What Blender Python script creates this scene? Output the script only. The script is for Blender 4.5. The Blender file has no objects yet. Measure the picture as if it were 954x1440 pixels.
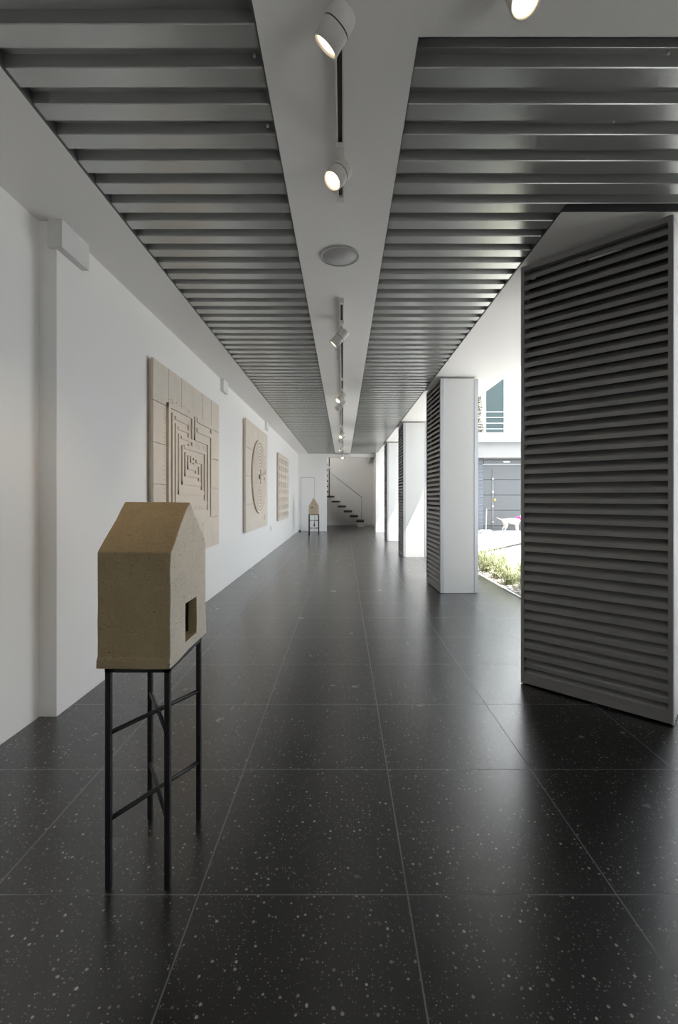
import bpy, bmesh, math, random
from mathutils import Vector, Matrix, noise

random.seed(11)
SC = bpy.context.scene
COL = SC.collection
PI = math.pi

# ------------------------------------------------------------------ helpers
class MB:
    """collects shapes into one mesh"""
    def __init__(self):
        self.bm = bmesh.new()

    def _faces(self, vs, quads, mi=0):
        v = [self.bm.verts.new(p) for p in vs]
        for q in quads:
            f = self.bm.faces.new([v[i] for i in q])
            f.material_index = mi
        return v

    def box(self, x0, x1, y0, y1, z0, z1, mi=0, m=None):
        p = [Vector((x, y, z)) for z in (z0, z1) for y in (y0, y1) for x in (x0, x1)]
        if m is not None:
            p = [m @ q for q in p]
        self._faces(p, [(0, 2, 3, 1), (4, 5, 7, 6), (0, 1, 5, 4), (1, 3, 7, 5), (3, 2, 6, 7), (2, 0, 4, 6)], mi)
        return self

    def prism(self, pts, a, b, mi=0):
        """pts: list of 3d points of polygon at 'a' offset; extruded by vector a->b"""
        off = Vector(b) - Vector(a)
        n = len(pts)
        P = [Vector(p) for p in pts] + [Vector(p) + off for p in pts]
        v = [self.bm.verts.new(p) for p in P]
        fs = [self.bm.faces.new(v[:n][::-1]), self.bm.faces.new(v[n:])]
        for i in range(n):
            j = (i + 1) % n
            fs.append(self.bm.faces.new([v[i], v[j], v[n + j], v[n + i]]))
        for f in fs:
            f.material_index = mi
        return self

    def lathe(self, prof, a, axis, seg=32, mi=0, smooth=True):
        """prof: list of (radius, height along axis) revolved about axis from a"""
        a = Vector(a); ax = Vector(axis).normalized()
        q = ax.to_track_quat('Z', 'Y')
        rings = []
        for r, h in prof:
            if r < 1e-6:
                rings.append([self.bm.verts.new(a + ax * h)])
            else:
                rings.append([self.bm.verts.new(a + q @ Vector((r * math.cos(2 * PI * i / seg), r * math.sin(2 * PI * i / seg), h))) for i in range(seg)])
        for r0, r1 in zip(rings, rings[1:]):
            for i in range(seg):
                j = (i + 1) % seg
                if len(r0) == 1 and len(r1) == 1:
                    continue
                if len(r0) == 1:
                    f = self.bm.faces.new([r0[0], r1[i], r1[j]])
                elif len(r1) == 1:
                    f = self.bm.faces.new([r0[i], r1[0], r0[j]])
                else:
                    f = self.bm.faces.new([r0[i], r0[j], r1[j], r1[i]])
                f.material_index = mi; f.smooth = smooth
        return self

    def rod(self, a, b, r, seg=12, mi=0):
        a = Vector(a); b = Vector(b)
        L = (b - a).length
        return self.lathe([(0, 0), (r, 0), (r, L), (0, L)], a, b - a, seg, mi, smooth=seg > 6)

    def build(self, name, mats, parent=None, bevel=0, seg=2, smooth_angle=None):
        bmesh.ops.recalc_face_normals(self.bm, faces=self.bm.faces)
        me = bpy.data.meshes.new(name)
        self.bm.to_mesh(me); self.bm.free()
        o = bpy.data.objects.new(name, me)
        for m in (mats if isinstance(mats, (list, tuple)) else [mats]):
            me.materials.append(m)
        COL.objects.link(o)
        if parent is not None:
            o.parent = parent
        if bevel:
            b = o.modifiers.new('bevel', 'BEVEL')
            b.width = bevel; b.segments = seg; b.limit_method = 'ANGLE'; b.angle_limit = math.radians(40)
        return o

def empty(name, loc=(0, 0, 0), rz=0):
    o = bpy.data.objects.new(name, None)
    COL.objects.link(o)
    o.location = loc; o.rotation_euler = (0, 0, rz)
    o.empty_display_size = 0.1
    return o

def tag(o, label=None, cat=None, group=None, kind=None):
    if label: o['label'] = label
    if cat: o['category'] = cat
    if group: o['group'] = group
    if kind: o['kind'] = kind
    return o

def structure(o):
    o['kind'] = 'structure'
    return o

def copy_tree(o, parent=None):
    c = o.copy(); COL.objects.link(c)
    if parent is not None: c.parent = parent
    for ch in [x for x in COL.objects if x.parent == o]:
        copy_tree(ch, c)
    return c

def applied(o):
    """bake the modifiers of o into its mesh"""
    bpy.context.view_layer.update()
    dg = bpy.context.evaluated_depsgraph_get()
    me = bpy.data.meshes.new_from_object(o.evaluated_get(dg))
    o.modifiers.clear()
    o.data = me
    return o

# ------------------------------------------------------------------ materials
class NT:
    def __init__(self, name):
        self.m = bpy.data.materials.new(name); self.m.use_nodes = True
        self.t = self.m.node_tree
        self.p = self.t.nodes['Principled BSDF']
    def n(self, typ, **kw):
        d = self.t.nodes.new(typ)
        for k, v in kw.items():
            if k.startswith('i_'):
                key = k[2:].replace('_', ' ')
                d.inputs[key].default_value = v
            else:
                setattr(d, k, v)
        return d
    def l(self, a, b): self.t.links.new(a, b)
    def math(self, op, a, b=None, c=None):
        d = self.t.nodes.new('ShaderNodeMath'); d.operation = op
        for i, x in enumerate((a, b, c)):
            if x is None: continue
            if isinstance(x, (int, float)): d.inputs[i].default_value = x
            else: self.l(x, d.inputs[i])
        return d.outputs[0]
    def mix(self, fac, a, b):
        d = self.t.nodes.new('ShaderNodeMix'); d.data_type = 'RGBA'
        for s, x in ((d.inputs[0], fac), (d.inputs[6], a), (d.inputs[7], b)):
            if isinstance(x, (int, float)): s.default_value = x
            elif isinstance(x, tuple): s.default_value = x if len(x) == 4 else (*x, 1)
            else: self.l(x, s)
        return d.outputs[2]

def simple(name, col, rough=0.5, metal=0.0, noise_scale=None, amount=0.12, bump=0.0, spec=0.5, coords='Object'):
    t = NT(name)
    t.p.inputs['Roughness'].default_value = rough
    t.p.inputs['Metallic'].default_value = metal
    t.p.inputs['Specular IOR Level'].default_value = spec
    t.p.inputs['Base Color'].default_value = (*col, 1)
    if noise_scale:
        tc = t.n('ShaderNodeTexCoord')
        nz = t.n('ShaderNodeTexNoise', i_Scale=noise_scale, i_Detail=5.0, i_Roughness=0.6)
        t.l(tc.outputs[coords], nz.inputs['Vector'])
        a = tuple(c * (1 - amount) for c in col); b = tuple(min(1, c * (1 + amount)) for c in col)
        t.l(t.mix(nz.outputs['Fac'], a, b), t.p.inputs['Base Color'])
        if bump:
            bp = t.n('ShaderNodeBump', i_Strength=bump, i_Distance=0.01)
            t.l(nz.outputs['Fac'], bp.inputs['Height']); t.l(bp.outputs['Normal'], t.p.inputs['Normal'])
    return t.m

M = {}
M['plaster'] = simple('white plaster', (0.86, 0.851, 0.835), 0.75, 0, 40, 0.015, 0.05)
M['plaster_rough'] = simple('rough white cement', (0.74, 0.735, 0.725), 0.85, 0, 160, 0.08, 0.5)
M['deck'] = simple('grey coated steel decking', (0.50, 0.508, 0.495), 0.27, 0.6, 6, 0.05)
M['void'] = simple('dark gap', (0.03, 0.03, 0.03), 0.9)
M['louvre'] = simple('dark grey louvre paint', (0.31, 0.302, 0.292), 0.38, 0.25, 30, 0.06)
M['alu'] = simple('satin aluminium', (0.50, 0.52, 0.545), 0.4, 0.4, 20, 0.04)
M['bright_metallic'] = simple('bright metallic finish', (0.8, 0.8, 0.8), 0.25, 1.0)
M['panel_white'] = simple('white panel', (0.70, 0.70, 0.69), 0.55, 0, 18, 0.02)
M['steel'] = simple('black steel', (0.012, 0.012, 0.014), 0.45, 0.2, 50, 0.2)
M['lamp_white'] = simple('white lamp enamel', (0.74, 0.71, 0.68), 0.45)
M['track_dark'] = simple('dark track slot', (0.05, 0.05, 0.048), 0.6)
M['grey_metal'] = simple('grey metal bracket', (0.42, 0.43, 0.44), 0.4, 0.6)
M['grille'] = simple('grey speaker grille', (0.46, 0.46, 0.46), 0.7, 0, 300, 0.12)
M['wood'] = simple('dark timber tread', (0.055, 0.042, 0.035), 0.5, 0, 14, 0.25)
M['concrete'] = None
M['ceramic'] = simple('cream unglazed ceramic', (0.71, 0.645, 0.565), 0.8, 0, 9, 0.10, 0.12)
M['ceramic_edge'] = simple('brown clay edge and side shade', (0.68, 0.53, 0.40), 0.85, 0, 30, 0.2, 0.1)  # brown also carries the painted shade of the relief sides
M['dark_hole'] = simple('dark hole', (0.02, 0.017, 0.014), 0.9)
M['gate'] = simple('grey gate paint', (0.115, 0.122, 0.128), 0.5, 0, 12, 0.04)
M['gate_dark'] = simple('dark gate rubber', (0.10, 0.105, 0.11), 0.7)
M['brass'] = simple('brass padlock', (0.35, 0.28, 0.12), 0.4, 0.8)
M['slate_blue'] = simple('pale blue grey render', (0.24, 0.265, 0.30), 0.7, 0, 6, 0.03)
M['facade'] = simple('white render', (0.82, 0.82, 0.81), 0.8, 0, 5, 0.02)
M['dog'] = simple('white dog coat', (0.50, 0.45, 0.42), 0.85, 0, 30, 0.08, 0.1)
M['pink'] = simple('pink fabric', (0.80, 0.02, 0.22), 0.7)
M['black'] = simple('black nose', (0.02, 0.02, 0.02), 0.4)
M['pebble'] = simple('white pebbles', (0.80, 0.79, 0.76), 0.8, 0, 40, 0.1)
M['soil'] = simple('brown soil', (0.20, 0.15, 0.11), 0.95, 0, 30, 0.3, 0.3)
M['stem'] = simple('brown stem', (0.20, 0.13, 0.08), 0.9)
M['wire'] = simple('white railing wire', (0.80, 0.82, 0.82), 0.4)

# lamp glow
def glow(name, col, s):
    t = NT(name)
    t.p.inputs['Base Color'].default_value = (*col, 1)
    t.p.inputs['Emission Color'].default_value = (*col, 1)
    t.p.inputs['Emission Strength'].default_value = s
    return t.m
M['glow'] = glow('warm lamp lens', (1.0, 0.80, 0.52), 6.0)
M['lens_off'] = simple('lamp lens unlit', (0.5, 0.47, 0.42), 0.2)
M['sign_light'] = glow('small tube light', (1.0, 0.97, 0.9), 2.0)

# window glass (opposite house)
t = NT('grey green window glass')
t.p.inputs['Base Color'].default_value = (0.035, 0.058, 0.058, 1)
t.p.inputs['Roughness'].default_value = 0.12
M['glass'] = t.m

# terrazzo floor: black with pale chips, thin grout lines
TS, GX, GY = 0.684, 0.2104, 1.488
t = NT('black terrazzo tiles')
tc = t.n('ShaderNodeTexCoord'); sep = t.n('ShaderNodeSeparateXYZ'); t.l(tc.outputs['Object'], sep.inputs[0])
dx = t.math('PINGPONG', t.math('SUBTRACT', sep.outputs[0], GX), TS / 2)
dy = t.math('PINGPONG', t.math('SUBTRACT', sep.outputs[1], GY), TS / 2)
grout = t.math('LESS_THAN', t.math('MINIMUM', dx, dy), 0.0025)
wob = t.n('ShaderNodeTexNoise', i_Scale=90.0, i_Detail=2.0)
t.l(tc.outputs['Object'], wob.inputs['Vector'])
vm = t.n('ShaderNodeVectorMath', operation='MULTIPLY_ADD')
t.l(wob.outputs['Color'], vm.inputs[0]); vm.inputs[1].default_value = (0.0035, 0.0035, 0.0); t.l(tc.outputs['Object'], vm.inputs[2])
def chips(scale, keep, rmax):
    v = t.n('ShaderNodeTexVoronoi', i_Scale=scale, voronoi_dimensions='2D')
    t.l(vm.outputs[0], v.inputs['Vector'])
    s2 = t.n('ShaderNodeSeparateColor'); t.l(v.outputs['Color'], s2.inputs[0])
    rad = t.math('MULTIPLY', t.math('POWER', s2.outputs[0], 1.6), rmax)
    on = t.math('LESS_THAN', s2.outputs[1], keep)
    inside = t.math('LESS_THAN', v.outputs['Distance'], rad)
    return t.math('MULTIPLY', on, inside), s2.outputs[2]
c1, r1 = chips(44.0, 0.48, 0.22)
c2, r2 = chips(110.0, 0.42, 0.28)
base_n = t.n('ShaderNodeTexNoise', i_Scale=2.5, i_Detail=3.0)
t.l(tc.outputs['Object'], base_n.inputs['Vector'])
base = t.mix(base_n.outputs['Fac'], (0.0045, 0.0045, 0.0052), (0.007, 0.0068, 0.0073))
chip1 = t.mix(r1, (0.09, 0.075, 0.06), (0.42, 0.40, 0.36))
chip2 = t.mix(r2, (0.06, 0.055, 0.05), (0.26, 0.25, 0.23))
colr = t.mix(c2, base, chip2); colr = t.mix(c1, colr, chip1)
colr = t.mix(grout, colr, (0.095, 0.095, 0.095))
t.l(colr, t.p.inputs['Base Color'])
rn = t.n('ShaderNodeTexNoise', i_Scale=5.0, i_Detail=4.0)
t.l(tc.outputs['Object'], rn.inputs['Vector'])
rough = t.math('MULTIPLY_ADD', rn.outputs['Fac'], 0.07, 0.225)
t.l(t.math('MAXIMUM', rough, t.math('MULTIPLY', grout, 0.7)), t.p.inputs['Roughness'])
t.p.inputs['Specular IOR Level'].default_value = 0.9
t.p.inputs['Coat Weight'].default_value = 0.5
t.p.inputs['Coat Roughness'].default_value = 0.33
M['terrazzo'] = t.m

# concrete paving with diagonal joints
t = NT('pale concrete paving')
tc = t.n('ShaderNodeTexCoord'); sep = t.n('ShaderNodeSeparateXYZ'); t.l(tc.outputs['Object'], sep.inputs[0])
ang = math.atan2(1.93, 1.65)
u = t.math('ADD', t.math('MULTIPLY', sep.outputs[0], math.cos(ang)), t.math('MULTIPLY', sep.outputs[1], math.sin(ang)))
v = t.math('ADD', t.math('MULTIPLY', sep.outputs[0], -math.sin(ang)), t.math('MULTIPLY', sep.outputs[1], math.cos(ang)))
v0 = -math.sin(ang) * 3.15 + math.cos(ang) * 10.67
j = t.math('LESS_THAN', t.math('PINGPONG', t.math('SUBTRACT', v, v0), 1.25), 0.095)
nz = t.n('ShaderNodeTexNoise', i_Scale=2.2, i_Detail=6.0); t.l(tc.outputs['Object'], nz.inputs['Vector'])
t.l(t.mix(j, t.mix(nz.outputs['Fac'], (0.42, 0.42, 0.418), (0.52, 0.52, 0.515)), (0.012, 0.012, 0.012)), t.p.inputs['Base Color'])
t.p.inputs['Roughness'].default_value = 0.85
M['concrete'] = t.m

# clay of the little houses
def clay(name, ca, cb, pit):
    t = NT(name)
    tc = t.n('ShaderNodeTexCoord')
    n1 = t.n('ShaderNodeTexNoise', i_Scale=14.0, i_Detail=6.0, i_Roughness=0.65)
    n2 = t.n('ShaderNodeTexNoise', i_Scale=260.0, i_Detail=2.0)
    v = t.n('ShaderNodeTexVoronoi', i_Scale=75.0)
    for d in (n1, n2, v): t.l(tc.outputs['Object'], d.inputs['Vector'])
    c = t.mix(n1.outputs['Fac'], ca, cb)
    sp = t.math('MULTIPLY', t.math('GREATER_THAN', n2.outputs['Fac'], 0.60), 0.45)
    c = t.mix(sp, c, tuple(x * 0.45 for x in ca))
    s2 = t.n('ShaderNodeSeparateColor'); t.l(v.outputs['Color'], s2.inputs[0])
    ph = t.math('MULTIPLY', t.math('LESS_THAN', v.outputs['Distance'], 0.16), t.math('LESS_THAN', s2.outputs[0], pit))
    c = t.mix(ph, c, (0.05, 0.04, 0.03))
    t.l(c, t.p.inputs['Base Color'])
    bp = t.n('ShaderNodeBump', i_Strength=0.35, i_Distance=0.004)
    t.l(n2.outputs['Fac'], bp.inputs['Height']); t.l(bp.outputs['Normal'], t.p.inputs['Normal'])
    t.p.inputs['Roughness'].default_value = 0.92
    t.p.inputs['Specular IOR Level'].default_value = 0.15
    return t.m
M['clay'] = clay('tan speckled clay', (0.27, 0.205, 0.115), (0.38, 0.30, 0.185), 0.05)
M['clay_pale'] = clay('pale slip plus painted daylight', (0.62, 0.56, 0.48), (0.78, 0.73, 0.64), 0.04)  # gable slip; daylight from the right is also put into its colour
M['clay_far'] = clay('sandy pink clay', (0.52, 0.42, 0.31), (0.62, 0.51, 0.38), 0.03)

# grass blades
def leafmat(name, a, b):
    t = NT(name)
    oi = t.n('ShaderNodeTexCoord')
    nz = t.n('ShaderNodeTexNoise', i_Scale=22.0, i_Detail=1.0)
    t.l(oi.outputs['Object'], nz.inputs['Vector'])
    r = t.n('ShaderNodeMapRange'); r.inputs[1].default_value = 0.35; r.inputs[2].default_value = 0.65
    t.l(nz.outputs['Fac'], r.inputs[0])
    t.l(t.mix(r.outputs[0], a, b), t.p.inputs['Base Color'])
    t.p.inputs['Roughness'].default_value = 0.6
    return t.m
M['blade'] = leafmat('variegated grass blade', (0.16, 0.21, 0.07), (0.70, 0.70, 0.48))
M['foliage'] = leafmat('shrub leaves', (0.04, 0.075, 0.025), (0.16, 0.11, 0.06))

# ------------------------------------------------------------------ the setting
ZC = 2.93            # plaster soffit
YE = 17.2            # end wall
ZS = 2.936           # underside of decking
PITCH = 0.16; FLAT = 0.088; Y_LIP = 1.5015; DH = 0.045

o = structure(MB().box(-2.2, 2.27, -3, 21.2, -0.12, 0).box(2.27, 2.7, -3, 2.3, -0.12, 0).build('floor', M['terrazzo']))

# left wall: pier face at -1.695, recess at -1.80 in the foreground
structure(MB().box(-2.2, -1.80, -3, 2.69, 0, 3.0).build('wall_left_recess', M['plaster']))
structure(MB().box(-2.2, -1.695, 2.69, 14.62, 0, 3.0).build('wall_left', M['plaster'], bevel=0.004))
structure(MB().box(-2.2, -1.715, 14.62, 21.2, 0, 6.0).build('wall_left_end', M['plaster']))
# small concrete stubs under the ceiling along the left wall
for k, (y0, y1) in enumerate(((2.665, 2.95), (6.27, 6.52), (9.82, 10.07))):
    structure(MB().box(-1.735 if k == 0 else -1.70, -1.648, y0, y1, 2.765, ZC + 0.01).build('trim_%d' % (k + 1), M['plaster_rough'], bevel=0.003))

# end wall with the wide opening to the stair
w = MB()
w.box(-2.2, -0.626, YE, YE + 0.22, 0, 3.7)
w.box(-0.626, 1.2, YE, YE + 0.22, 2.805, 3.7)
w.box(1.2, 2.25, 16.8, YE + 0.22, 0, 3.7)
structure(w.build('wall_back', M['plaster'], bevel=0.004))
# stair hall
structure(MB().box(-2.2, 2.2, 20.9, 21.1, 0, 6.0).build('wall_far', M['plaster']))
structure(MB().box(1.38, 1.6, YE + 0.22, 20.9, 0, 6.0).build('wall_right', M['plaster']))
structure(MB().box(-2.2, 1.6, YE, 18.0, 4.6, 4.8).box(-2.2, 1.6, 20.4, 21.1, 4.6, 4.8).box(-2.2, -1.6, 18.0, 20.4, 4.6, 4.8).box(-1.0, 1.6, 18.0, 20.4, 4.6, 4.8).box(-2.2, 1.6, YE, YE + 0.2, 3.6, 4.7).build('ceiling_stair', M['plaster']))  # roof hole added out of view to brighten the stair hall
structure(MB().prism([(0.95, 20.9, 3.12), (1.38, 20.9, 3.12), (1.19, 20.9, 2.83)], (0, 0, 0), (0, -0.7, 0.16)).build('trim_4', M['plaster_rough']))
structure(MB().box(-0.62, 1.38, 20.882, 20.9, 0.0, 0.05).build('baseboard_back', M['panel_white']))

# behind the camera and to its right
# the wall behind the camera
structure(MB().box(-2.2, 2.9, -3.2, -3.0, 0, 3.0).build('wall_front', M['plaster']))
structure(MB().box(2.6, 2.85, -3, -1.75, 0, 3.0).box(2.6, 2.85, -0.25, 2.25, 0, 3.0).box(2.6, 2.85, -1.75, -0.25, 2.3, 3.0).build('wall_side', M['plaster']))  # side opening out of view, added to light the foreground
structure(MB().box(4.4, 5.2, 1.9, 4.6, -0.1, 3.62).build('wall_shade_mass', M['facade']))  # unseen mass added to darken the second panel's white end

# plaster soffits
c = MB()
c.box(-2.2, -1.30, -3, YE, ZC, 3.02)
c.box(-0.300, 0.266, -3, YE, ZC, 3.02)
c.box(0.266, 2.85, -3, 1.612, ZC, 3.02)
c.box(1.25, 2.21, 2.605, YE, ZC, 3.02)
c.box(-1.30, 1.25, 17.0, YE, ZC, 3.02)
structure(c.build('ceiling', M['plaster']))
# building above: slab, overhanging upper storey, unseen block added to shade the second panel
structure(MB().box(-2.2, 2.21, -3.2, YE, 3.02, 3.62).box(2.21, 2.85, -3.2, 2.3, 3.02, 3.62).build('ceiling_slab', M['plaster']))
structure(MB().box(-2.2, 2.774, -3.2, YE - 0.2, 3.62, 6.6).box(2.774, 4.4, 1.9, 5.75, 3.62, 6.6).build('wall_upper', M['facade']))

# steel decking, profile runs across the corridor
def decking(name, x0, x1, ya, yb):
    prof = []
    k = math.floor((ya - Y_LIP) / PITCH) - 1
    ch = 0.004
    while True:
        yl = Y_LIP + PITCH * k                      # far lip of a flat
        y0 = yl - FLAT
        if y0 > yb: break
        prof += [(y0 + ch * 0.4, ZS + ch), (y0 + ch, ZS), (yl - ch, ZS), (yl, ZS + ch),
                 (yl + 0.008, ZS + DH), (yl + PITCH - FLAT - 0.006, ZS + DH)]
        k += 1
    # clip
    cl = [p for p in prof if ya <= p[0] <= yb]
    m = MB()
    vs = [[m.bm.verts.new((x, y, z)) for x in (x0, x1)] for y, z in cl]
    for a, b in zip(vs, vs[1:]):
        m.bm.faces.new([a[0], a[1], b[1], b[0]])
    ob = m.build(name, M['deck'])
    so = ob.modifiers.new('sheet', 'SOLIDIFY'); so.thickness = 0.0015; so.offset = 1
    return structure(ob)
dl = decking('ceiling_decking_left', -1.292, -0.306, -3.0, 16.99)
dr = decking('ceiling_decking_right', 0.272, 1.244, 1.618, 16.99)
dr2 = decking('ceiling_decking_entry', 1.244, 2.85, 1.618, 2.597)
# dark strips painted in for the shadow gap around the decking
e = MB()
for x0, x1, ya, yb in ((-1.303, -1.291, -3, 16.99), (-0.307, -0.301, -3, 16.99), (0.266, 0.271, 1.612, 16.99), (1.243, 1.252, 2.6, 16.99)):
    e.box(x0, x1, ya, yb, ZS - 0.004, 3.02)
e.box(-1.303, -0.301, 16.985, 17.0, ZS - 0.004, 3.02); e.box(0.266, 1.252, 16.985, 17.0, ZS - 0.004, 3.02)
e.box(1.25, 2.21, 2.597, 2.606, ZS - 0.004, 3.02)
structure(e.build('trim_5', simple('dark grey deck gap shade', (0.10, 0.105, 0.105), 0.5, 0.4)))
# fixing screws
for (x, y, par) in ((-0.33, 1.69, dl), (-0.335, 2.01, dl), (1.20, 1.68, dr), (1.18, 1.985, dr2), (1.63, 2.28, dr2)):
    MB().lathe([(0, 0), (0.006, 0), (0.006, 0.01), (0, 0.012)], (x, y, ZS + DH * 0.2), (0, 0, -1), 10).build('screw', M['grey_metal'], par)

# flush door in the end wall
d = structure(MB().box(-1.60, -1.09, YE - 0.012, YE, 0.01, 2.03).build('door_1', M['plaster'], bevel=0.003))
for z in (0.22, 1.05, 1.88):
    MB().box(-1.612, -1.596, YE - 0.022, YE, z - 0.05, z + 0.05).build('hinge', M['grey_metal'], d)
fr = MB()
fr.box(-1.612, -1.602, YE - 0.004, YE, 0, 2.045).box(-1.088, -1.078, YE - 0.004, YE, 0, 2.045).box(-1.612, -1.078, YE - 0.004, YE, 2.034, 2.045)
fr.build('door_gap', simple('grey shadow gap', (0.35, 0.35, 0.34), 0.8), d)
s = empty('door_stop', (-1.62, 16.95, 0))
MB().lathe([(0, 0), (0.035, 0), (0.035, 0.05), (0.025, 0.07), (0, 0.07)], (0, 0, 0), (0, 0, 1), 16).build('rubber_stop', M['black'], s)
tag(s, 'small black door stop on the floor by the far white door', 'door stop')

# outlet plate on the left wall
s = empty('outlet_plate', (-1.695, 10.6, 0.57))
MB().box(0, 0.008, -0.04, 0.04, -0.06, 0.06).build('plate', M['panel_white'], s, bevel=0.003)
MB().box(0.008, 0.011, -0.02, 0.02, -0.035, 0.035).build('socket', M['grey_metal'], s)
tag(s, 'small white outlet plate low on the left wall beyond the round maze', 'outlet')

# ------------------------------------------------------------------ louvred pivot panels
PL, PT, PH = 0.86, 0.52, 2.90      # length, thickness, height
def make_panel(strip=False):
    """local frame: louvre faces look to -x and +x, white ends to -y and +y; centre at origin"""
    r = empty('louvred_panel')
    hx, hy = PT / 2, PL / 2
    MB().box(-hx + 0.075, hx - 0.075, -hy + 0.03, hy - 0.03, 0.02, PH - 0.02).build('core', simple('dark core', (0.05, 0.05, 0.05), 0.9) if 'core' not in M else M['core'], r)
    n = 42; z0, z1 = 0.055, PH - 0.035
    p = (z1 - z0) / n
    for sgn in (-1, 1):
        b = MB()
        for k in range(n):
            zb = z0 + p * k
            f = hx - 0.003; g = hx - 0.064
            th = 0.006
            pts = [(sgn * f, -hy + 0.02, zb), (sgn * f, -hy + 0.02, zb + 0.028), (sgn * (f - 0.007), -hy + 0.02, zb + 0.037), (sgn * g, -hy + 0.02, zb + p + 0.008),
                   (sgn * (g - th), -hy + 0.02, zb + p + 0.003), (sgn * (f - th), -hy + 0.02, zb + 0.001)]
            b.prism(pts, (0, 0, 0), (0, PL - 0.04, 0))
        b.build('louvre_blades', M['louvre'], r)
        MB().box(*sorted((sgn * (hx - 0.04), sgn * hx)), -hy + 0.002, hy - 0.002, 0.012, z0).build('bottom_rail', M['louvre'], r)
        MB().box(*sorted((sgn * (hx - 0.04), sgn * hx)), -hy + 0.002, hy - 0.002, z1, PH).build('top_rail', M['louvre'], r)
        for s2 in (-1, 1):
            MB().box(*sorted((sgn * (hx - 0.05), sgn * (hx + 0.001))), *sorted((s2 * hy - s2 * 0.001, s2 * (hy - 0.02))), 0.012, PH).build('louvre_stile', M['louvre'], r)
            MB().box(*sorted((sgn * (hx - 0.055), sgn * (hx - 0.003))), *sorted((s2 * (hy + 0.006), s2 * (hy - 0.004))), 0.006, PH).build('corner_post', M['alu'], r, bevel=0.002)
    for s2 in (-1, 1):
        MB().box(-hx + 0.054, hx - 0.054, *sorted((s2 * (hy + 0.001), s2 * (hy - 0.02))), 0.004, PH).build('end_panel', M['panel_white'], r)
    MB().box(-hx + 0.05, hx - 0.05, -hy + 0.02, hy - 0.02, PH - 0.02, PH - 0.002).build('top_plate', M['panel_white'], r)
    MB().lathe([(0, 0), (0.03, 0), (0.03, 0.035), (0, 0.035)], (0, 0, PH - 0.004), (0, 0, 1), 16).build('pivot_pin', M['grey_metal'], r)
    return r
M['core'] = simple('dark louvre core', (0.045, 0.045, 0.045), 0.9)
proto = make_panel()
GP = 'louvred pivot panels along the courtyard side'
spots = [((1.731, 3.06), math.atan2(0.724, 0.689), 'large dark louvred panel swung open at an angle in the right foreground'),
         ((1.553, 6.575), 0.03, 'white ended louvred panel standing beside the clump of grass, second from the camera'),
         ((1.55, 10.22), 0.0, 'louvred panel whose white end carries the wider sunlit wedge, third from the camera'),
         ((1.548, 13.83), 0.0, 'narrowest looking louvred panel, nearest to the end wall and stair')]
panels = []
for i, ((x, y), a, lab) in enumerate(spots):
    q = proto if i == 0 else copy_tree(proto)
    q.location = (x, y, 0)
    q.rotation_euler = (0, 0, a)
    tag(q, lab, 'louvred panel', GP)
    panels.append(q)
# thin bright strip and tick on the top slats of the open panel (local frame of the panel)
m = MB()
m.box(-PT / 2 - 0.006, -PT / 2 + 0.001, -0.185, 0.0, 2.79, 2.80)
tag(m.build('bright_strip', M['bright_metallic'], panels[0]), 'thin bright strip')
MB().box(-PT / 2 - 0.006, -PT / 2 + 0.001, 0.33, 0.36, 2.785, 2.793).build('bright_tick', M['bright_metallic'], panels[0])

# ------------------------------------------------------------------ clay houses on steel stands
def stand(r, hx, hy, h, zs, t=0.009, foot=True):
    """legs, top frame and crossed braces; r is the parent; half sizes hx, hy"""
    for sx in (-1, 1):
        for sy in (-1, 1):
            MB().box(sx * hx - t, sx * hx + t, sy * hy - t, sy * hy + t, 0, h).build('leg', M['steel'], r, bevel=0.002)
    f = MB()
    f.box(-hx - t, hx + t, -hy - t, -hy + t, h - 0.018, h).box(-hx - t, hx + t, hy - t, hy + t, h - 0.018, h)
    f.box(-hx - t, -hx + t, -hy - t, hy + t, h - 0.018, h).box(hx - t, hx + t, -hy - t, hy + t, h - 0.018, h)
    f.build('top_frame', M['steel'], r)
    for z in zs:
        for s in (-1, 1):
            MB().rod((-hx, -hy * s, z), (hx, hy * s, z + 0.003 * s), 0.008, 8).build('brace', M['steel'], r)

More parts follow.
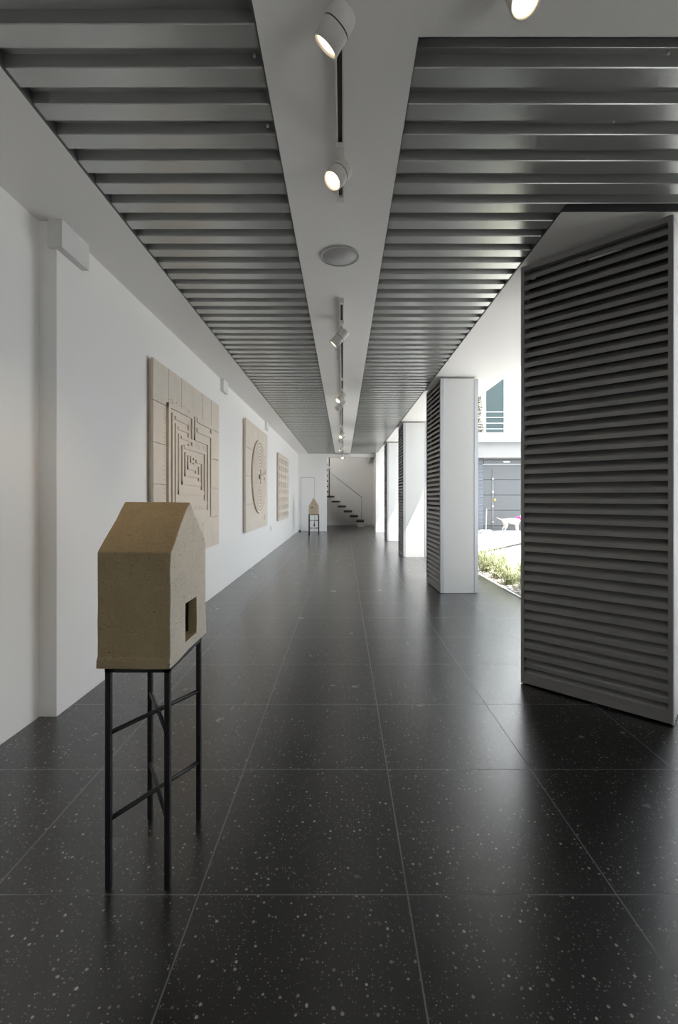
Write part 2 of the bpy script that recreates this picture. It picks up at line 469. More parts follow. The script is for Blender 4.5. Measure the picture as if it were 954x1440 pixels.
def clay_house(name, lx, ly, he, hr, door, mats, parent, flare=0.008, amp=0.003, window=None):
    """ridge along x, gables at +-x; origin at base centre"""
    m = MB()
    hx, hy = lx / 2, ly / 2
    sec = [(-hy - flare, 0.0), (-hy - flare * 0.8, 0.028), (-hy, 0.04), (-hy + 0.002, he), (0, hr), (hy - 0.002, he), (hy, 0.04), (hy + flare * 0.8, 0.028), (hy + flare, 0.0)]
    pts = [(-hx, y, z) for y, z in sec]
    m.prism(pts, (0, 0, 0), (lx, 0, 0))
    bmesh.ops.recalc_face_normals(m.bm, faces=m.bm.faces)
    bmesh.ops.bevel(m.bm, geom=[e for e in m.bm.edges if e.calc_face_angle(0) > 0.5], offset=0.005, segments=2, affect='EDGES', profile=0.5)
    bmesh.ops.triangulate(m.bm, faces=[f for f in m.bm.faces if len(f.verts) > 4])
    bmesh.ops.subdivide_edges(m.bm, edges=[e for e in m.bm.edges if e.calc_length() > 0.05], cuts=5, use_grid_fill=True)
    bmesh.ops.triangulate(m.bm, faces=m.bm.faces[:])
    for v in m.bm.verts:
        n = noise.noise_vector(v.co * 11.0) * amp + noise.noise_vector(v.co * 37.0) * amp * 0.4
        v.co += n
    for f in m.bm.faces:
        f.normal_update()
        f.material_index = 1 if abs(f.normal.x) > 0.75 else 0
    ob = m.build(name, mats, parent)
    cuts = []
    for (x0, x1, y0, y1, z0, z1) in door:
        c = MB().box(x0, x1, y0, y1, z0, z1).build('cutter', M['clay'], parent)
        b = ob.modifiers.new('cut', 'BOOLEAN'); b.object = c; b.operation = 'DIFFERENCE'; b.solver = 'EXACT'
        cuts.append(c)
    if cuts:
        applied(ob)
        for c in cuts:
            bpy.data.objects.remove(c)
    return ob

# near house: stand
SX, SY = -0.682, 1.676
st = empty('steel_stand', (SX, SY, 0))
stand(st, 0.098, 0.163, 0.738, (0.515, 0.228))
tag(st, 'tall black steel stand under the clay house in the left foreground', 'stand')
hs = empty('clay_house', (-0.687, 1.683, 0.738))
LX, LY = 0.242, 0.385
gx = LX / 2
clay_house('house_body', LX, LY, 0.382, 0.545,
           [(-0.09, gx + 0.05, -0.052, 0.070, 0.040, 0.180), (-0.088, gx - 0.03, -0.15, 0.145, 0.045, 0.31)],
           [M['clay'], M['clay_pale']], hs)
tag(hs, 'rough tan clay house with small doorway on the stand in the left foreground', 'sculpture')

# far house (gable towards the camera)
FX, FY = -1.01, 15.65
st2 = empty('steel_stand', (FX, FY, 0))
stand(st2, 0.163, 0.15, 0.709, (0.50, 0.235), t=0.012)
tag(st2, 'black steel stand under the small clay house before the far white door', 'stand')
h2 = empty('clay_house', (FX, FY, 0.709), -PI / 2)
clay_house('house_body', 0.34, 0.335, 0.29, 0.575, [(0.12, 0.22, -0.075, -0.035, 0.215, 0.262)], [M['clay_far'], M['clay_far']], h2, flare=0.004, amp=0.002)
MB().box(0.165, 0.176, -0.172, 0.172, 0.286, 0.298).build('eave_ledge', M['ceramic_edge'], h2)
MB().box(0.155, 0.168, -0.08, -0.03, 0.21, 0.265).build('window_recess', M['dark_hole'], h2)
tag(h2, 'pale clay house with a steep pointed gable far off before the white door', 'sculpture')
pd = empty('clay_drop', (FX + 0.012, FY, 0.29))
MB().lathe([(0, 0), (0.022, 0.006), (0.03, 0.035), (0.02, 0.075), (0.009, 0.13), (0.006, 0.208), (0, 0.208)], (0, 0, 0), (0, 0, 1), 16).build('drop_body', M['black'], pd)
tag(pd, 'small dark drop hanging inside the far steel stand', 'ornament')

# ------------------------------------------------------------------ ceramic wall plaques (front faces look to +x)
XB = -1.690
def plaque_base(name, y0, y1, z0, z1, cols, rows, depth=0.05, seed=1, skip=()):
    rnd = random.Random(seed)
    r = empty(name, (XB, (y0 + y1) / 2, (z0 + z1) / 2))
    oy, oz = (y0 + y1) / 2, (z0 + z1) / 2
    ys = [y0 + (y1 - y0) * i / cols for i in range(cols + 1)]
    zs = [z0 + (z1 - z0) * i / rows for i in range(rows + 1)]
    b = MB()
    b.box(0.0, depth - 0.022, y0 + 0.015 - oy, y1 - 0.015 - oy, z0 + 0.015 - oz, z1 - 0.015 - oz)
    b.build('backing', M['ceramic_edge'], r)
    g = 0.0022
    m = MB()
    for i in range(cols):
        for k in range(rows):
            dz = rnd.uniform(-0.002, 0.002)
            w0 = 0.010 if i == 0 else 0
            m.box(depth - 0.028, depth + dz, ys[i] + g - oy + rnd.uniform(-.002, .002) * (i == 0), ys[i + 1] - g - oy, zs[k] + g - oz, zs[k + 1] - g - oz)
    m.build('tiles', M['ceramic'], r, bevel=0.003)
    return r, oy, oz

GQ = 'ceramic relief plaques on the left wall'
# 1: square maze
r, oy, oz = plaque_base('ceramic_plaque', 3.93, 6.0, 0.684, 2.51, 6, 5, seed=3)
bars = [  # y0, y1, z0, z1 of the raised strips
    (4.215, 4.262, 1.01, 2.18), (4.215, 4.92, 2.137, 2.18), (4.871, 4.92, 1.85, 2.18), (4.964, 5.01, 1.92, 2.18),
    (5.04, 5.62, 2.13, 2.18), (5.572, 5.62, 2.083, 2.18), (5.572, 5.62, 1.01, 2.036), (5.05, 5.62, 2.02, 2.07),
    (4.964, 5.49, 1.92, 1.965), (5.44, 5.49, 1.147, 1.965),
    (4.309, 4.355, 1.10, 2.10), (4.395, 4.81, 2.05, 2.085), (4.763, 4.81, 2.0, 2.085),
    (4.395, 4.44, 1.203, 2.014), (4.478, 4.522, 1.324, 1.926), (4.467, 4.81, 1.967, 1.995), (4.763, 4.81, 1.925, 1.995),
    (4.553, 4.88, 1.885, 1.915), (4.578, 4.62, 1.424, 1.822), (4.629, 5.365, 1.795, 1.832), (5.32, 5.365, 1.262, 1.83),
    (4.763, 4.80, 1.83, 1.86), (4.662, 4.705, 1.513, 1.761), (4.662, 5.14, 1.513, 1.55), (4.75, 4.79, 1.589, 1.738),
    (4.75, 5.04, 1.589, 1.622), (4.993, 5.04, 1.555, 1.61), (4.835, 4.875, 1.68, 1.74), (4.835, 4.965, 1.665, 1.695),
    (4.929, 4.965, 1.655, 1.725), (5.207, 5.25, 1.381, 1.70), (5.01, 5.25, 1.675, 1.71), (5.104, 5.145, 1.479, 1.64),
    (4.578, 5.17, 1.424, 1.462), (4.478, 5.29, 1.324, 1.365), (4.395, 5.40, 1.203, 1.25), (4.309, 5.49, 1.10, 1.145),
    (4.215, 5.62, 1.01, 1.058)]
m = MB()
m.box(0.046, 0.058, 4.215 - oy, 5.62 - oy, 1.01 - oz, 2.18 - oz)
mg = m
m = MB(); sd = MB()
rn = random.Random(5)
for (a, b, c0, c1) in bars:
    d_ = 0.071 + rn.uniform(-0.001, 0.001)
    m.box(0.068, d_ + 0.003, a - oy, b - oy, c0 - oz, c1 - oz)
    sd.box(0.05, 0.0682, a + 0.0012 - oy, b - 0.0012 - oy, c0 + 0.0012 - oz, c1 - 0.0012 - oz)
m.build('maze_ridges', M['ceramic'], r)
sd.build('maze_ridge_sides', M['ceramic_edge'], r)  # shade put into the colour of the ridge sides
dd = mg; rn = random.Random(8)
for k in range(26):
    z = 2.15 - k * 0.043
    dd.lathe([(0, 0), (0.005, 0), (0, 0.003)], (0.0515, 4.165 + rn.uniform(-.006, .006) - oy, z - oz), (1, 0, 0), 8, 1)
for k in range(30):
    dd.lathe([(0, 0), (0.005, 0), (0, 0.003)], (0.0515, rn.uniform(4.22, 4.9) - oy, rn.uniform(2.19, 2.235) - oz), (1, 0, 0), 8, 1)
for k in range(22):
    dd.lathe([(0, 0), (0.005, 0), (0, 0.003)], (0.0585, rn.uniform(4.96, 5.40) - oy, rn.uniform(1.85, 1.905) - oz), (1, 0, 0), 8, 1)
    dd.lathe([(0, 0), (0.005, 0), (0, 0.003)], (0.0585, rn.uniform(4.96, 5.40) - oy, rn.uniform(1.155, 1.195) - oz), (1, 0, 0), 8, 1)
mg.build('maze_ground', [M['ceramic'], M['ceramic_edge']], r)
tag(r, 'largest cream ceramic plaque, square maze in relief, nearest on the left wall', 'wall sculpture', GQ)

# 2: round maze
r, oy, oz = plaque_base('ceramic_plaque', 7.66, 9.85, 0.692, 2.64, 4, 4, seed=6)
cy, cz, R = 8.80 - oy, 1.69 - oz, 0.69
m = MB(); m.lathe([(0, 0.046), (R, 0.046), (R, 0.062), (0, 0.062)], (0, cy, cz), (1, 0, 0), 72, smooth=False)
m.build('maze_disc', M['ceramic'], r, bevel=0.003)
m = MB(); gap = {}
for k in range(9):
    ra = 0.145 + k * 0.063
    n = 90
    g0 = (0 if k % 2 == 0 else 0.16)      # openings stagger on the right hand side (towards +y)
    a0 = g0 + 0.12; a1 = 2 * PI - 0.12 + g0
    rings = []
    for i in range(n + 1):
        a = a0 + (a1 - a0) * i / n
        cs, sn = math.cos(a), math.sin(a)
        rings.append([m.bm.verts.new((x, cy + q * cs, cz + q * sn)) for q, x in ((ra, 0.06), (ra + 0.002, 0.082), (ra + 0.050, 0.082), (ra + 0.052, 0.06))])
    for p0, p1 in zip(rings, rings[1:]):
        for u in range(3):
            m.bm.faces.new([p0[u], p1[u], p1[u + 1], p0[u + 1]]).material_index = 0 if u == 1 else 1  # ring sides browner than tops, as painted shade
    m.bm.faces.new(rings[0]); m.bm.faces.new(rings[-1][::-1])
mr = m
MB().box(0.058, 0.084, cy + 0.15, cy + 0.33, cz - 0.02, cz + 0.01).box(0.058, 0.084, cy + 0.36, cy + 0.62, cz + 0.03, cz + 0.06).box(0.058, 0.084, cy + 0.10, cy + 0.13, cz - 0.22, cz - 0.05).build('maze_walls', M['ceramic'], r)
MB().lathe([(0, 0), (0.05, 0), (0.05, 0.003), (0, 0.003)], (0.062, cy - 0.0, cz + 0.0), (1, 0, 0), 20).build('centre_hole', M['dark_hole'], r)
MB().lathe([(0, 0), (0.012, 0), (0.012, 0.08), (0.018, 0.09), (0, 0.115)], (0.075, cy + 0.05, cz - 0.05), (0, 0, 1), 12).build('centre_pin', M['panel_white'], r)
MB().box(0.049, 0.056, 9.46 - oy, 9.51 - oy, 0.83 - oz, 0.95 - oz).build('niche', M['ceramic_edge'], r)
dd = mr; rn = random.Random(9)
for k in range(34):
    dd.lathe([(0, 0), (0.008, 0), (0, 0.003)], (0.053, rn.uniform(9.44, 9.80) - oy, rn.uniform(1.55, 1.85) - oz), (1, 0, 0), 8, 1)
mr.build('maze_rings', [M['ceramic'], M['ceramic_edge']], r)
tag(r, 'cream ceramic plaque with a round maze, middle of three on the left wall', 'wall sculpture', GQ)

# 3: gridded plaque
r, oy, oz = plaque_base('ceramic_plaque', 11.57, 13.67, 0.685, 2.44, 5, 4, seed=12)
m = MB(); hl = MB()
for i in range(5):
    for k in range(8):
        ya = 11.66 + i * 0.395; za = 0.76 + k * 0.205
        w_, h_ = 0.27, 0.13
        for bx in ((ya, ya + w_, za, za + 0.025), (ya, ya + w_, za + h_ - 0.025, za + h_), (ya, ya + 0.025, za, za + h_), (ya + w_ - 0.025, ya + w_, za + 0.04, za + h_)):
            m.box(0.045, 0.060, bx[0] - oy, bx[1] - oy, bx[2] - oz, bx[3] - oz)
        if (i + k) % 3 == 0:
            m.box(0.05, 0.0535, ya + 0.09 - oy, ya + 0.15 - oy, za + 0.035 - oz, za + 0.10 - oz, 1)
m.build('relief_frames', [M['ceramic'], M['ceramic_edge']], r)
tag(r, 'smallest looking cream plaque with a grid of little frames, far end of the left wall', 'wall sculpture', GQ)

# ------------------------------------------------------------------ ceiling fittings
TX = -0.014
GT = 'lighting tracks along the middle strip of the ceiling'
def track(y0, y1, lab):
    r = empty('lighting_track', (TX, y0, ZC))
    L = y1 - y0
    c = MB()
    c.box(-0.018, -0.010, 0, L, -0.034, 0).box(0.010, 0.018, 0, L, -0.034, 0).box(-0.018, 0.018, 0, L, -0.008, 0)
    c.build('channel', M['lamp_white'], r, bevel=0.001)
    MB().box(-0.010, 0.010, 0.01, L - 0.01, -0.022, -0.008).build('conductor_slot', M['track_dark'], r)
    for a in (-0.012, L - 0.03):
        MB().box(-0.02, 0.02, a, a + 0.042, -0.037, 0).build('end_cap', M['lamp_white'], r, bevel=0.002)
    tag(r, lab, 'lighting track', GT)
track(1.30, 2.45, 'shortest white lighting track nearest the camera, two lit spotlights on it')
track(3.74, 6.15, 'white lighting track just beyond the round speaker, one slim spotlight on it')
track(6.22, 10.35, 'white lighting track farther on, carrying a pair of spotlights set close together')
track(10.6, 16.9, 'farthest white lighting track near the end wall')

def spotlight(y, d, lit, lab, x=TX, R=0.044, L=0.17, drop=0.085, zc=ZC, power=0.0, back=0.35, on_track=True, grp='spotlights on the ceiling'):
    d = Vector(d).normalized()
    r = empty('track_spotlight', (x, y, zc - (0.034 if on_track else 0)))
    a = MB()
    a.box(-0.02, 0.02, -0.055, 0.055, -0.028, 0)
    a.build('adapter', M['lamp_white'], r, bevel=0.003)
    hinge = Vector((0, 0.02, -0.028 - drop * 0.55))
    piv = Vector((0, 0.02, -0.028 - drop))
    MB().rod((0, 0.02, -0.026), (0, 0.02, -0.028 - drop * 0.8), 0.007, 10).rod(hinge + Vector((-0.012, 0, 0)), hinge + Vector((0.012, 0, 0)), 0.010, 10).build('arm', M['grey_metal'], r)
    b0 = piv - d * (L * back)
    body = MB()
    body.lathe([(0, 0), (R * 0.78, 0), (R * 0.93, 0.008), (R, 0.022), (R, L), (R * 0.88, L + 0.001), (R * 0.86, L - 0.012), (0, L - 0.012)], b0, d, 36)
    lb = body.build('lamp_body', M['lamp_white'], r)
    ring = MB(); h = L * 0.46
    ring.lathe([(R * 0.99, h), (R * 1.008, h), (R * 1.008, h + 0.004), (R * 0.99, h + 0.004)], b0, d, 36)
    ring.build('seam_ring', M['track_dark'], lb)
    MB().lathe([(0, L - 0.009), (R * 0.70, L - 0.009), (R * 0.70, L - 0.005), (0, L - 0.002)], b0, d, 28).build('lens', M['glow'] if lit else M['lens_off'], lb)
    if power > 0:
        ld = bpy.data.lights.new('spot_beam', 'SPOT')
        ld.energy = power; ld.color = (1.0, 0.80, 0.56); ld.spot_size = math.radians(62); ld.spot_blend = 0.85
        ld.shadow_soft_size = 0.03
        lo = bpy.data.objects.new('spot_beam', ld); COL.objects.link(lo); lo.parent = r
        lo.location = b0 + d * (L + 0.01)
        lo.rotation_euler = (-d).to_track_quat('Z', 'Y').to_euler()
    tag(r, lab, 'spotlight', grp)
    return r
P = 16
spotlight(1.44, (-0.60, 0.30, -0.74), True, 'fat lit white spotlight at the very top, nearest the camera on the track', R=0.046, L=0.115, drop=0.045, power=P * 1.8)
spotlight(2.10, (-0.50, -0.34, -0.78), True, 'lit white spotlight at the far end of the nearest track, before the speaker', R=0.047, L=0.115, drop=0.055, power=P)
spotlight(4.16, (-0.68, 0.06, -0.70), True, 'slim white cylinder spotlight tilted left just past the round speaker', L=0.17, R=0.044, power=P)
spotlight(6.72, (-0.62, -0.45, -0.65), True, 'lit spotlight of the close pair farther along, face turned to the camera', power=P)
spotlight(7.22, (-0.75, 0.35, -0.6), False, 'spotlight of the close pair turned away, its lens unseen', L=0.2, power=0)
spotlight(10.75, (-0.45, -0.55, -0.65), True, 'small bright spotlight at the start of the farthest track', power=P)
spotlight(11.4, (-0.7, 0.4, -0.6), False, 'small spotlight turned away just beyond a bright one on the farthest track', L=0.2, power=0)
spotlight(13.7, (-0.75, -0.1, -0.65), True, 'little slanted white spotlight seen side on near the end wall', L=0.2, power=P)
spotlight(16.55, (-0.15, -0.7, -0.65), True, 'farthest lit spotlight, a bright dot before the stair opening', power=P * 0.5)
spotlight(1.38, (0.02, -0.42, -0.9), True, 'lit ceiling spotlight cut by the top edge, right of the track', x=0.545, R=0.045, L=0.13, drop=0.04, on_track=False, power=P * 0.5)

s = empty('ceiling_speaker', (-0.024, 3.075, ZC))
MB().lathe([(0.118, -0.004), (0.118, 0.009), (0.130, 0.009), (0.134, 0.0), (0.118, -0.004)], (0, 0, 0), (0, 0, -1), 64).build('rim', M['grille'], s)
MB().lathe([(0, 0.001), (0.1178, 0.001), (0.1178, 0.007), (0, 0.008)], (0, 0, 0), (0, 0, -1), 64).build('mesh_cover', M['grille'], s)
tag(s, 'round grey speaker set flush in the white ceiling strip', 'speaker')

# ------------------------------------------------------------------ staircase in the end hall
sr = empty('staircase', (0.758, 20.2, 0))
ox, oy2 = 0.758, 20.2
RUN, RISE = 0.266, 0.215
for k in range(6):
    x = -RUN * k; z = 0.28 + RISE * k
    t_ = MB()
    t_.prism([(x - 0.20, -0.42, z - 0.075), (x + 0.14, -0.42, z - 0.075), (x + 0.18, 0.55, z - 0.075), (x - 0.14, 0.55, z - 0.075)], (0, 0, 0), (0, 0, 0.075))
    t_.build('tread', M['wood'], sr, bevel=0.004)
for k in range(1, 7):
    z = 1.355 + RISE * k; y = -0.40 - 0.27 * k
    MB().box(-0.65 - 0.75 - ox + 0.0, -0.64 - ox, y - 0.14, y + 0.14, z - 0.07, z).build('tread', M['wood'], sr, bevel=0.004)
MB().box(-0.13, 0.17, -0.40, 0.3, 0, 0.205).build('base_block', M['plaster'], sr, bevel=0.004)
# saw-tooth stringer, white, below the treads
top = []
for k in range(6):
    x1 = -RUN * k + 0.06; z = 0.28 + RISE * k - 0.075
    top += [(x1, z), (x1 - RUN, z)]
poly = [(0.06, 0.0)] + top + [(-1.50, 1.02), (-0.06, 0.0)]
MB().prism([(x, -0.25, z) for x, z in poly], (0, 0, 0), (0, 0.5, 0)).build('stringer', M['plaster'], sr)
MB().box(-0.10 - 0.75 - ox, -0.655 - ox, -2.05, -0.30, 1.2, 1.26).build('landing_beam', M['plaster'], sr)
h = MB()
h.rod((0.04, -0.44, 0.28), (0.04, -0.44, 1.33), 0.012)
h.rod((0.06, -0.44, 1.27), (-1.33, -0.44, 2.37), 0.016)
h.build('handrail', M['grey_metal'], sr)
h = MB(); h.rod((-0.60 - ox, -0.75, 1.35), (-0.60 - ox, -0.75, 4.6), 0.022); h.build('upright_post', M['track_dark'], sr)
MB().lathe([(0, -0.06), (0.045, -0.04), (0.06, 0), (0.045, 0.04), (0, 0.06)], (-0.585 - ox, -0.80, 2.55), (0, 0, 1), 16).build('post_knob', M['panel_white'], sr)
tag(sr, 'open stair with dark wooden treads and white underside in the end hall', 'staircase')

# ------------------------------------------------------------------ courtyard outside
structure(MB().box(2.27, 40, -12, 17.9, -0.16, -0.02).box(-12, 2.27, -14, -3.0, -0.16, -0.02).build('ground_courtyard', M['concrete']))
structure(MB().box(2.27, 2.31, 2.3, 16.8, -0.14, 0.012).build('trim_6', M['facade']))
g = MB()
g.box(2.31, 2.95, 4.4, 11.5, -0.03, 0.0)
gb = tag(g.build('planting_bed', M['soil']), 'narrow bed of soil beneath the grass', 'planting bed'); gb['kind'] = 'structure'
pb = MB(); rn = random.Random(21)
for k in range(1500):
    x = rn.uniform(2.32, 2.94); y = rn.uniform(4.5, 11.4); s_ = rn.uniform(0.012, 0.026)
    mtx = Matrix.Translation((x, y, s_ * 0.3)) @ Matrix.Rotation(rn.uniform(0, PI), 4, 'Z') @ Matrix.Diagonal((s_ * 1.2, s_, s_ * 0.65, 1))
    bmesh.ops.create_icosphere(pb.bm, subdivisions=1, radius=1.0, matrix=mtx)
tag(pb.build('white_gravel', M['pebble']), 'white gravel strip along the edge of the dark floor', 'gravel', kind='stuff')

def blade(bm, base, az, L, w, lean):
    n = 5
    dirv = Vector((math.cos(az), math.sin(az), 0)); side = Vector((-math.sin(az), math.cos(az), 0))
    pr = None
    for i in range(n + 1):
        s_ = i / n
        p = Vector(base) + dirv * (L * lean * s_ ** 1.6) + Vector((0, 0, L * (s_ - 0.62 * lean * s_ ** 2.4)))
        ww = w * (1 - s_ ** 2) + 0.0006
        a = bm.verts.new(p - side * ww + Vector((0, 0, ww * 0.5))); mid = bm.verts.new(p); b = bm.verts.new(p + side * ww + Vector((0, 0, ww * 0.5)))
        if pr:
            bm.faces.new([pr[0], pr[1], mid, a]); bm.faces.new([pr[1], pr[2], b, mid])
        pr = (a, mid, b)
GG = 'grass clumps in the gravel strip'
clumps = [(2.50, 6.0, 0.30), (2.60, 6.45, 0.36), (2.48, 6.75, 0.30), (2.72, 6.95, 0.40), (2.52, 7.25, 0.36), (2.66, 7.6, 0.42), (2.50, 7.95, 0.42), (2.74, 8.2, 0.46), (2.58, 8.6, 0.40), (2.55, 5.5, 0.32), (2.6, 9.2, 0.4), (2.62, 10.0, 0.4)]
for i, (x, y, hgt) in enumerate(clumps):
    rn = random.Random(40 + i)
    m = MB()
    for k in range(150):
        blade(m.bm, (rn.gauss(0, 0.045), rn.gauss(0, 0.045), 0), rn.uniform(0, 2 * PI), 1.2 * hgt * rn.uniform(0.6, 1.2), rn.uniform(0.003, 0.006), rn.choice((0.25, 0.45, 0.7, 0.95)))
    o = m.build('grass_clump', M['blade'])
    o.location = (x, y, 0)
    tag(o, 'clump of pale green and cream strappy grass growing in the white gravel outside', 'grass', GG)

# the building across the courtyard
YF = 17.55
f = MB()
f.box(3.4, 16, YF, YF + 0.3, 3.68, 9.5)                     # upper wall (window opening left of the slab below)
structure(f.build('wall_opposite', M['facade']))
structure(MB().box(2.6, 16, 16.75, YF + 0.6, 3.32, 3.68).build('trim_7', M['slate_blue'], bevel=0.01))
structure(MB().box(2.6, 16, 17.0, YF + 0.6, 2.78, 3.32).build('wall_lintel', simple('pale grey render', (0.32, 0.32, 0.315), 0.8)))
structure(MB().box(2.3, 5.2, YF, YF + 0.3, 0, 2.8).box(9.2, 16, YF, YF + 0.3, 0, 2.8).build('wall_courtyard', M['facade']))
# tall window
wn = structure(MB().box(5.44, 6.27, YF - 0.05, YF + 0.01, 3.69, 3.74).box(5.44, 5.49, YF - 0.05, YF + 0.01, 3.69, 6.4).box(6.18, 6.27, YF - 0.05, YF + 0.01, 3.69, 6.4).box(5.44, 6.27, YF - 0.05, YF + 0.01, 6.35, 6.4).build('window_1', M['wire']))
MB().box(5.48, 6.19, YF - 0.03, YF + 0.005, 3.72, 6.36).build('window_pane', M['glass'], wn)
# railing wires of the balcony
rl = empty('balcony_railing', (6.5, 16.85, 3.68))
for z in (0.14, 0.35, 0.57, 0.77):
    MB().rod((-2.3, 0, z), (6.0, 0, z), 0.012, 8).build('wire', M['wire'], rl)
for x in (-2.3, 0.9, 3.4, 6.0):
    MB().box(x - 0.02, x + 0.02, -0.02, 0.02, 0, 0.8).build('rail_post', M['wire'], rl)
tag(rl, 'thin white wire railing in front of the tall window across the courtyard', 'railing')
# climbing shrub on the balcony
sh = empty('balcony_shrub', (5.0, 17.22, 3.68))
m = MB(); rn = random.Random(77)
for k in range(2200):
    h_ = rn.uniform(0.02, 1.95)
    rr = (0.29 + 0.05 * math.sin(h_ * 7)) * (1.0 - 0.25 * h_ / 2)
    a = rn.uniform(0, 2 * PI); q = rr * math.sqrt(rn.uniform(0.1, 1))
    p = Vector((q * math.cos(a), q * math.sin(a) * 0.6, h_))
    u_ = Vector((rn.gauss(0, 1), rn.gauss(0, 1), rn.gauss(0, 1))).normalized(); v_ = u_.orthogonal().normalized(); s_ = rn.uniform(0.03, 0.06)
    vs = [m.bm.verts.new(p + u_ * s_), m.bm.verts.new(p + v_ * s_ * 0.5), m.bm.verts.new(p - u_ * s_), m.bm.verts.new(p - v_ * s_ * 0.5)]
    m.bm.faces.new(vs)
m.build('foliage', M['foliage'], sh)
MB().rod((0, 0, 0), (0.02, 0, 1.8), 0.02, 8).build('stem', M['stem'], sh)
tag(sh, 'narrow green and brown shrub on the balcony beside the tall window', 'shrub')

# gate
gt = empty('garage_gate', (7.3, 17.42, 0))
x0, x1 = 5.36 - 7.3, 9.2 - 7.3
zz = [0.20, 0.80, 1.38, 1.96, 2.55]
for a, b in zip(zz, zz[1:]):
    MB().box(x0, x1, 0.0, 0.06, a + 0.008, b - 0.008).build('gate_panel', M['gate'], gt, bevel=0.004)
MB().box(x0, x1, 0.045, 0.07, 0.03, 2.55).build('gate_back', M['gate_dark'], gt)
MB().box(x0, x1, -0.01, 0.05, 0.02, 0.19).build('kick_strip', M['gate_dark'], gt)
bb = MB(); bb.rod((5.72 - 7.3, -0.03, 0.12), (5.72 - 7.3, -0.03, 2.35), 0.016, 10)
for z in (0.35, 0.95, 1.5, 2.0):
    bb.box(5.72 - 7.34, 5.72 - 7.26, -0.04, 0.0, z - 0.03, z + 0.03)
dbolt = bb.build('drop_bolt', M['grey_metal'], gt)
MB().box(5.74 - 7.3, 5.84 - 7.3, -0.06, 0.0, 1.14, 1.25).build('padlock', M['brass'], dbolt, bevel=0.006)
MB().box(x0, x1, -0.06, 0.10, 2.56, 2.70).box(x0, x1, -0.06, 0.1, 2.74, 2.80).build('header_rail', M['gate'], gt)
MB().box(x0, x1, -0.04, 0.1, 2.70, 2.74).build('header_slot', M['gate_dark'], gt)
MB().box(6.12 - 7.3, 6.35 - 7.3, -0.09, -0.06, 2.63, 2.67).build('tube_light', M['sign_light'], gt, bevel=0.008)
tag(gt, 'grey panelled garage gate with a long drop bolt behind the dog', 'gate')
# white louvred strip left of the gate
lv = empty('louvre_screen', (5.25, 17.40, 0))
b = MB()
for k in range(54):
    z = 0.05 + k * 0.05
    b.prism([(-0.42, 0.03, z + 0.012), (-0.42, -0.02, z), (-0.42, -0.02, z + 0.028), (-0.42, 0.03, z + 0.04)], (0, 0, 0), (0.52, 0, 0))
b.build('slats', M['slate_blue'], lv)
MB().box(-0.42, 0.1, 0.05, 0.12, 0.02, 2.78).build('back_board', M['gate_dark'], lv)
MB().box(-0.46, -0.42, -0.03, 0.1, 0.0, 2.78).build('side_post', M['alu'], lv)
tag(lv, 'pale slatted screen just left of the grey garage gate', 'screen')
# thin stand with two white feet by the gate
ws = empty('barrier_stand', (5.35, 17.05, 0))
MB().rod((0, 0, 0.03), (0.02, 0, 0.85), 0.010, 8).build('pole', M['wire'], ws)
for s_ in (-0.11, 0.11):
    MB().box(s_ - 0.085, s_ + 0.085, -0.08, 0.08, -0.02, 0.07).build('foot_block', M['wire'], ws, bevel=0.01)
MB().box(-0.1, 0.1, -0.012, 0.012, 0.03, 0.05).build('crossbar', M['wire'], ws)
tag(ws, 'thin white pole on two white blocks before the gate', 'stand')

# boundary wall on the far side of the courtyard
structure(MB().box(22, 22.3, -12, YF, -0.1, 2.6).build('wall_boundary', M['facade']))

# ------------------------------------------------------------------ dog
dog = empty('dog', (6.08, 16.55, -0.02))
nodes = {
    'pelvis': ((-0.19, 0, 0.455), 0.092, 0.098), 'loin': ((-0.05, 0, 0.46), 0.092, 0.098), 'chest': ((0.12, 0, 0.44), 0.108, 0.13), 'shoulder': ((0.245, 0, 0.455), 0.095, 0.108),
    'neck': ((0.33, 0, 0.53), 0.066, 0.070), 'nape': ((0.40, 0, 0.60), 0.06, 0.062), 'skull': ((0.455, 0, 0.635), 0.066, 0.066), 'stop': ((0.52, 0, 0.615), 0.043, 0.043), 'muzzle': ((0.585, 0, 0.595), 0.034, 0.032),
    'rump': ((-0.27, 0, 0.47), 0.055, 0.06), 'tail1': ((-0.315, 0, 0.495), 0.022, 0.022), 'tail2': ((-0.40, 0, 0.53), 0.016, 0.016), 'tail3': ((-0.50, 0, 0.58), 0.009, 0.009),
}
edges = [('pelvis', 'loin'), ('loin', 'chest'), ('chest', 'shoulder'), ('shoulder', 'neck'), ('neck', 'nape'), ('nape', 'skull'), ('skull', 'stop'), ('stop', 'muzzle'),
         ('pelvis', 'rump'), ('rump', 'tail1'), ('tail1', 'tail2'), ('tail2', 'tail3')]
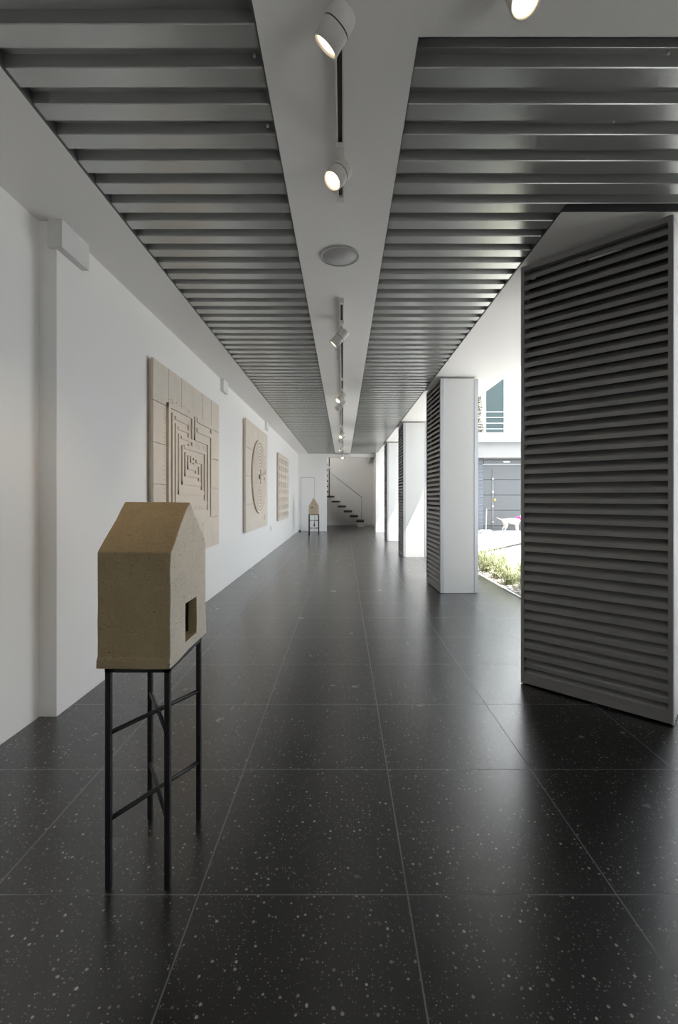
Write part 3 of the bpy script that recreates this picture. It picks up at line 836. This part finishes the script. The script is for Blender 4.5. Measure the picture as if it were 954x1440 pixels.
for s_, tagn in ((-1, 'n'), (1, 'f')):
    off = 0.0 if s_ < 0 else -0.035
    nodes.update({'hip' + tagn: ((-0.20, s_ * 0.065, 0.40), 0.066, 0.07), 'knee' + tagn: ((-0.145 + off * .6, s_ * 0.08, 0.285), 0.046, 0.05), 'hock' + tagn: ((-0.225 + off, s_ * 0.08, 0.15), 0.023, 0.026), 'pastern' + tagn: ((-0.205 + off, s_ * 0.08, 0.035), 0.020, 0.022), 'toe' + tagn: ((-0.165 + off, s_ * 0.08, 0.017), 0.022, 0.017),
                  'elbow' + tagn: ((0.225, s_ * 0.07, 0.30), 0.038, 0.044), 'wrist' + tagn: ((0.245, s_ * 0.07, 0.14), 0.025, 0.027), 'fpast' + tagn: ((0.25, s_ * 0.07, 0.035), 0.021, 0.022), 'ftoe' + tagn: ((0.29, s_ * 0.07, 0.017), 0.022, 0.017),
                  'earb' + tagn: ((0.425, s_ * 0.055, 0.68), 0.02, 0.028), 'eart' + tagn: ((0.43, s_ * 0.085, 0.64), 0.010, 0.024)})
    edges += [('pelvis', 'hip' + tagn), ('hip' + tagn, 'knee' + tagn), ('knee' + tagn, 'hock' + tagn), ('hock' + tagn, 'pastern' + tagn), ('pastern' + tagn, 'toe' + tagn),
              ('shoulder', 'elbow' + tagn), ('elbow' + tagn, 'wrist' + tagn), ('wrist' + tagn, 'fpast' + tagn), ('fpast' + tagn, 'ftoe' + tagn), ('skull', 'earb' + tagn), ('earb' + tagn, 'eart' + tagn)]
idx = {k: i for i, k in enumerate(nodes)}
me = bpy.data.meshes.new('dog_body')
me.from_pydata([v[0] for v in nodes.values()], [(idx[a], idx[b]) for a, b in edges], [])
db = bpy.data.objects.new('dog_body', me); COL.objects.link(db); db.parent = dog
sk = db.modifiers.new('skin', 'SKIN'); sk.use_smooth_shade = True
for i, (k, v) in enumerate(nodes.items()):
    me.skin_vertices[0].data[i].radius = (v[1], v[2])
    me.skin_vertices[0].data[i].use_root = (k == 'pelvis')
ss = db.modifiers.new('sub', 'SUBSURF'); ss.levels = 2; ss.render_levels = 2
me.materials.append(M['dog'])
applied(db)
if not db.data.materials: db.data.materials.append(M['dog'])
MB().lathe([(0.072, -0.022), (0.080, -0.02), (0.080, 0.02), (0.072, 0.022), (0.072, -0.022)], (0.335, 0, 0.535), (0.7, 0, 0.65), 24).build('collar', M['pink'], dog)
bw = MB()
for s_ in (-1, 1):
    bw.lathe([(0, 0), (0.03, 0.02), (0.042, 0.055), (0.03, 0.075), (0, 0.08)], (0.275, -0.045 * 1, 0.56), (s_ * 0.9, -0.2, 0.5), 12)
bw.build('bow', M['pink'], dog)
MB().lathe([(0, 0), (0.016, 0.004), (0.014, 0.016), (0, 0.02)], (0.612, 0, 0.605), (1, 0, 0.1), 12).build('nose', M['black'], dog)
for s_ in (-1, 1):
    MB().lathe([(0, 0), (0.009, 0.002), (0.007, 0.007), (0, 0.009)], (0.503, s_ * 0.046, 0.648), (0.5, s_, 0.2), 10).build('eye', M['black'], dog)
tag(dog, 'white dog with a thin raised tail and pink collar standing in the courtyard', 'dog')

# ------------------------------------------------------------------ light
w = bpy.data.worlds.new('sky'); SC.world = w; w.use_nodes = True
nt = w.node_tree
bg = nt.nodes['Background']
bg.inputs['Color'].default_value = (0.86, 0.93, 1.0, 1)
bg.inputs['Strength'].default_value = 3.5
sun = bpy.data.lights.new('sun', 'SUN'); sun.energy = 13.0; sun.angle = math.radians(0.6); sun.color = (1.0, 0.96, 0.90)
so = bpy.data.objects.new('sun', sun); COL.objects.link(so)
to_sun = Vector((1.0, -0.33, 2.12)).normalized()
so.rotation_euler = to_sun.to_track_quat('Z', 'Y').to_euler()
so.location = (8, -3, 12)

# ------------------------------------------------------------------ camera
cam = bpy.data.cameras.new('camera')
cam.sensor_fit = 'AUTO'; cam.sensor_width = 36.0; cam.lens = 16.0
cam.shift_x = -6.0 / 1440; cam.shift_y = -21.0 / 1440
cam.clip_start = 0.05; cam.clip_end = 200
co = bpy.data.objects.new('camera', cam); COL.objects.link(co)
co.location = (0, 0, 1.3); co.rotation_euler = (PI / 2, 0, 0)
SC.camera = co

SC.view_settings.view_transform = 'Standard'
SC.view_settings.look = 'None'
SC.view_settings.gamma = 1.0
SC.view_settings.use_curve_mapping = False
SC.view_settings.exposure = 0.25
SC.cycles.use_denoising = True
SC.cycles.max_bounces = 12
SC.cycles.diffuse_bounces = 8
SC.cycles.glossy_bounces = 5
SC.cycles.sample_clamp_indirect = 8.0
SC.cycles.caustics_reflective = False
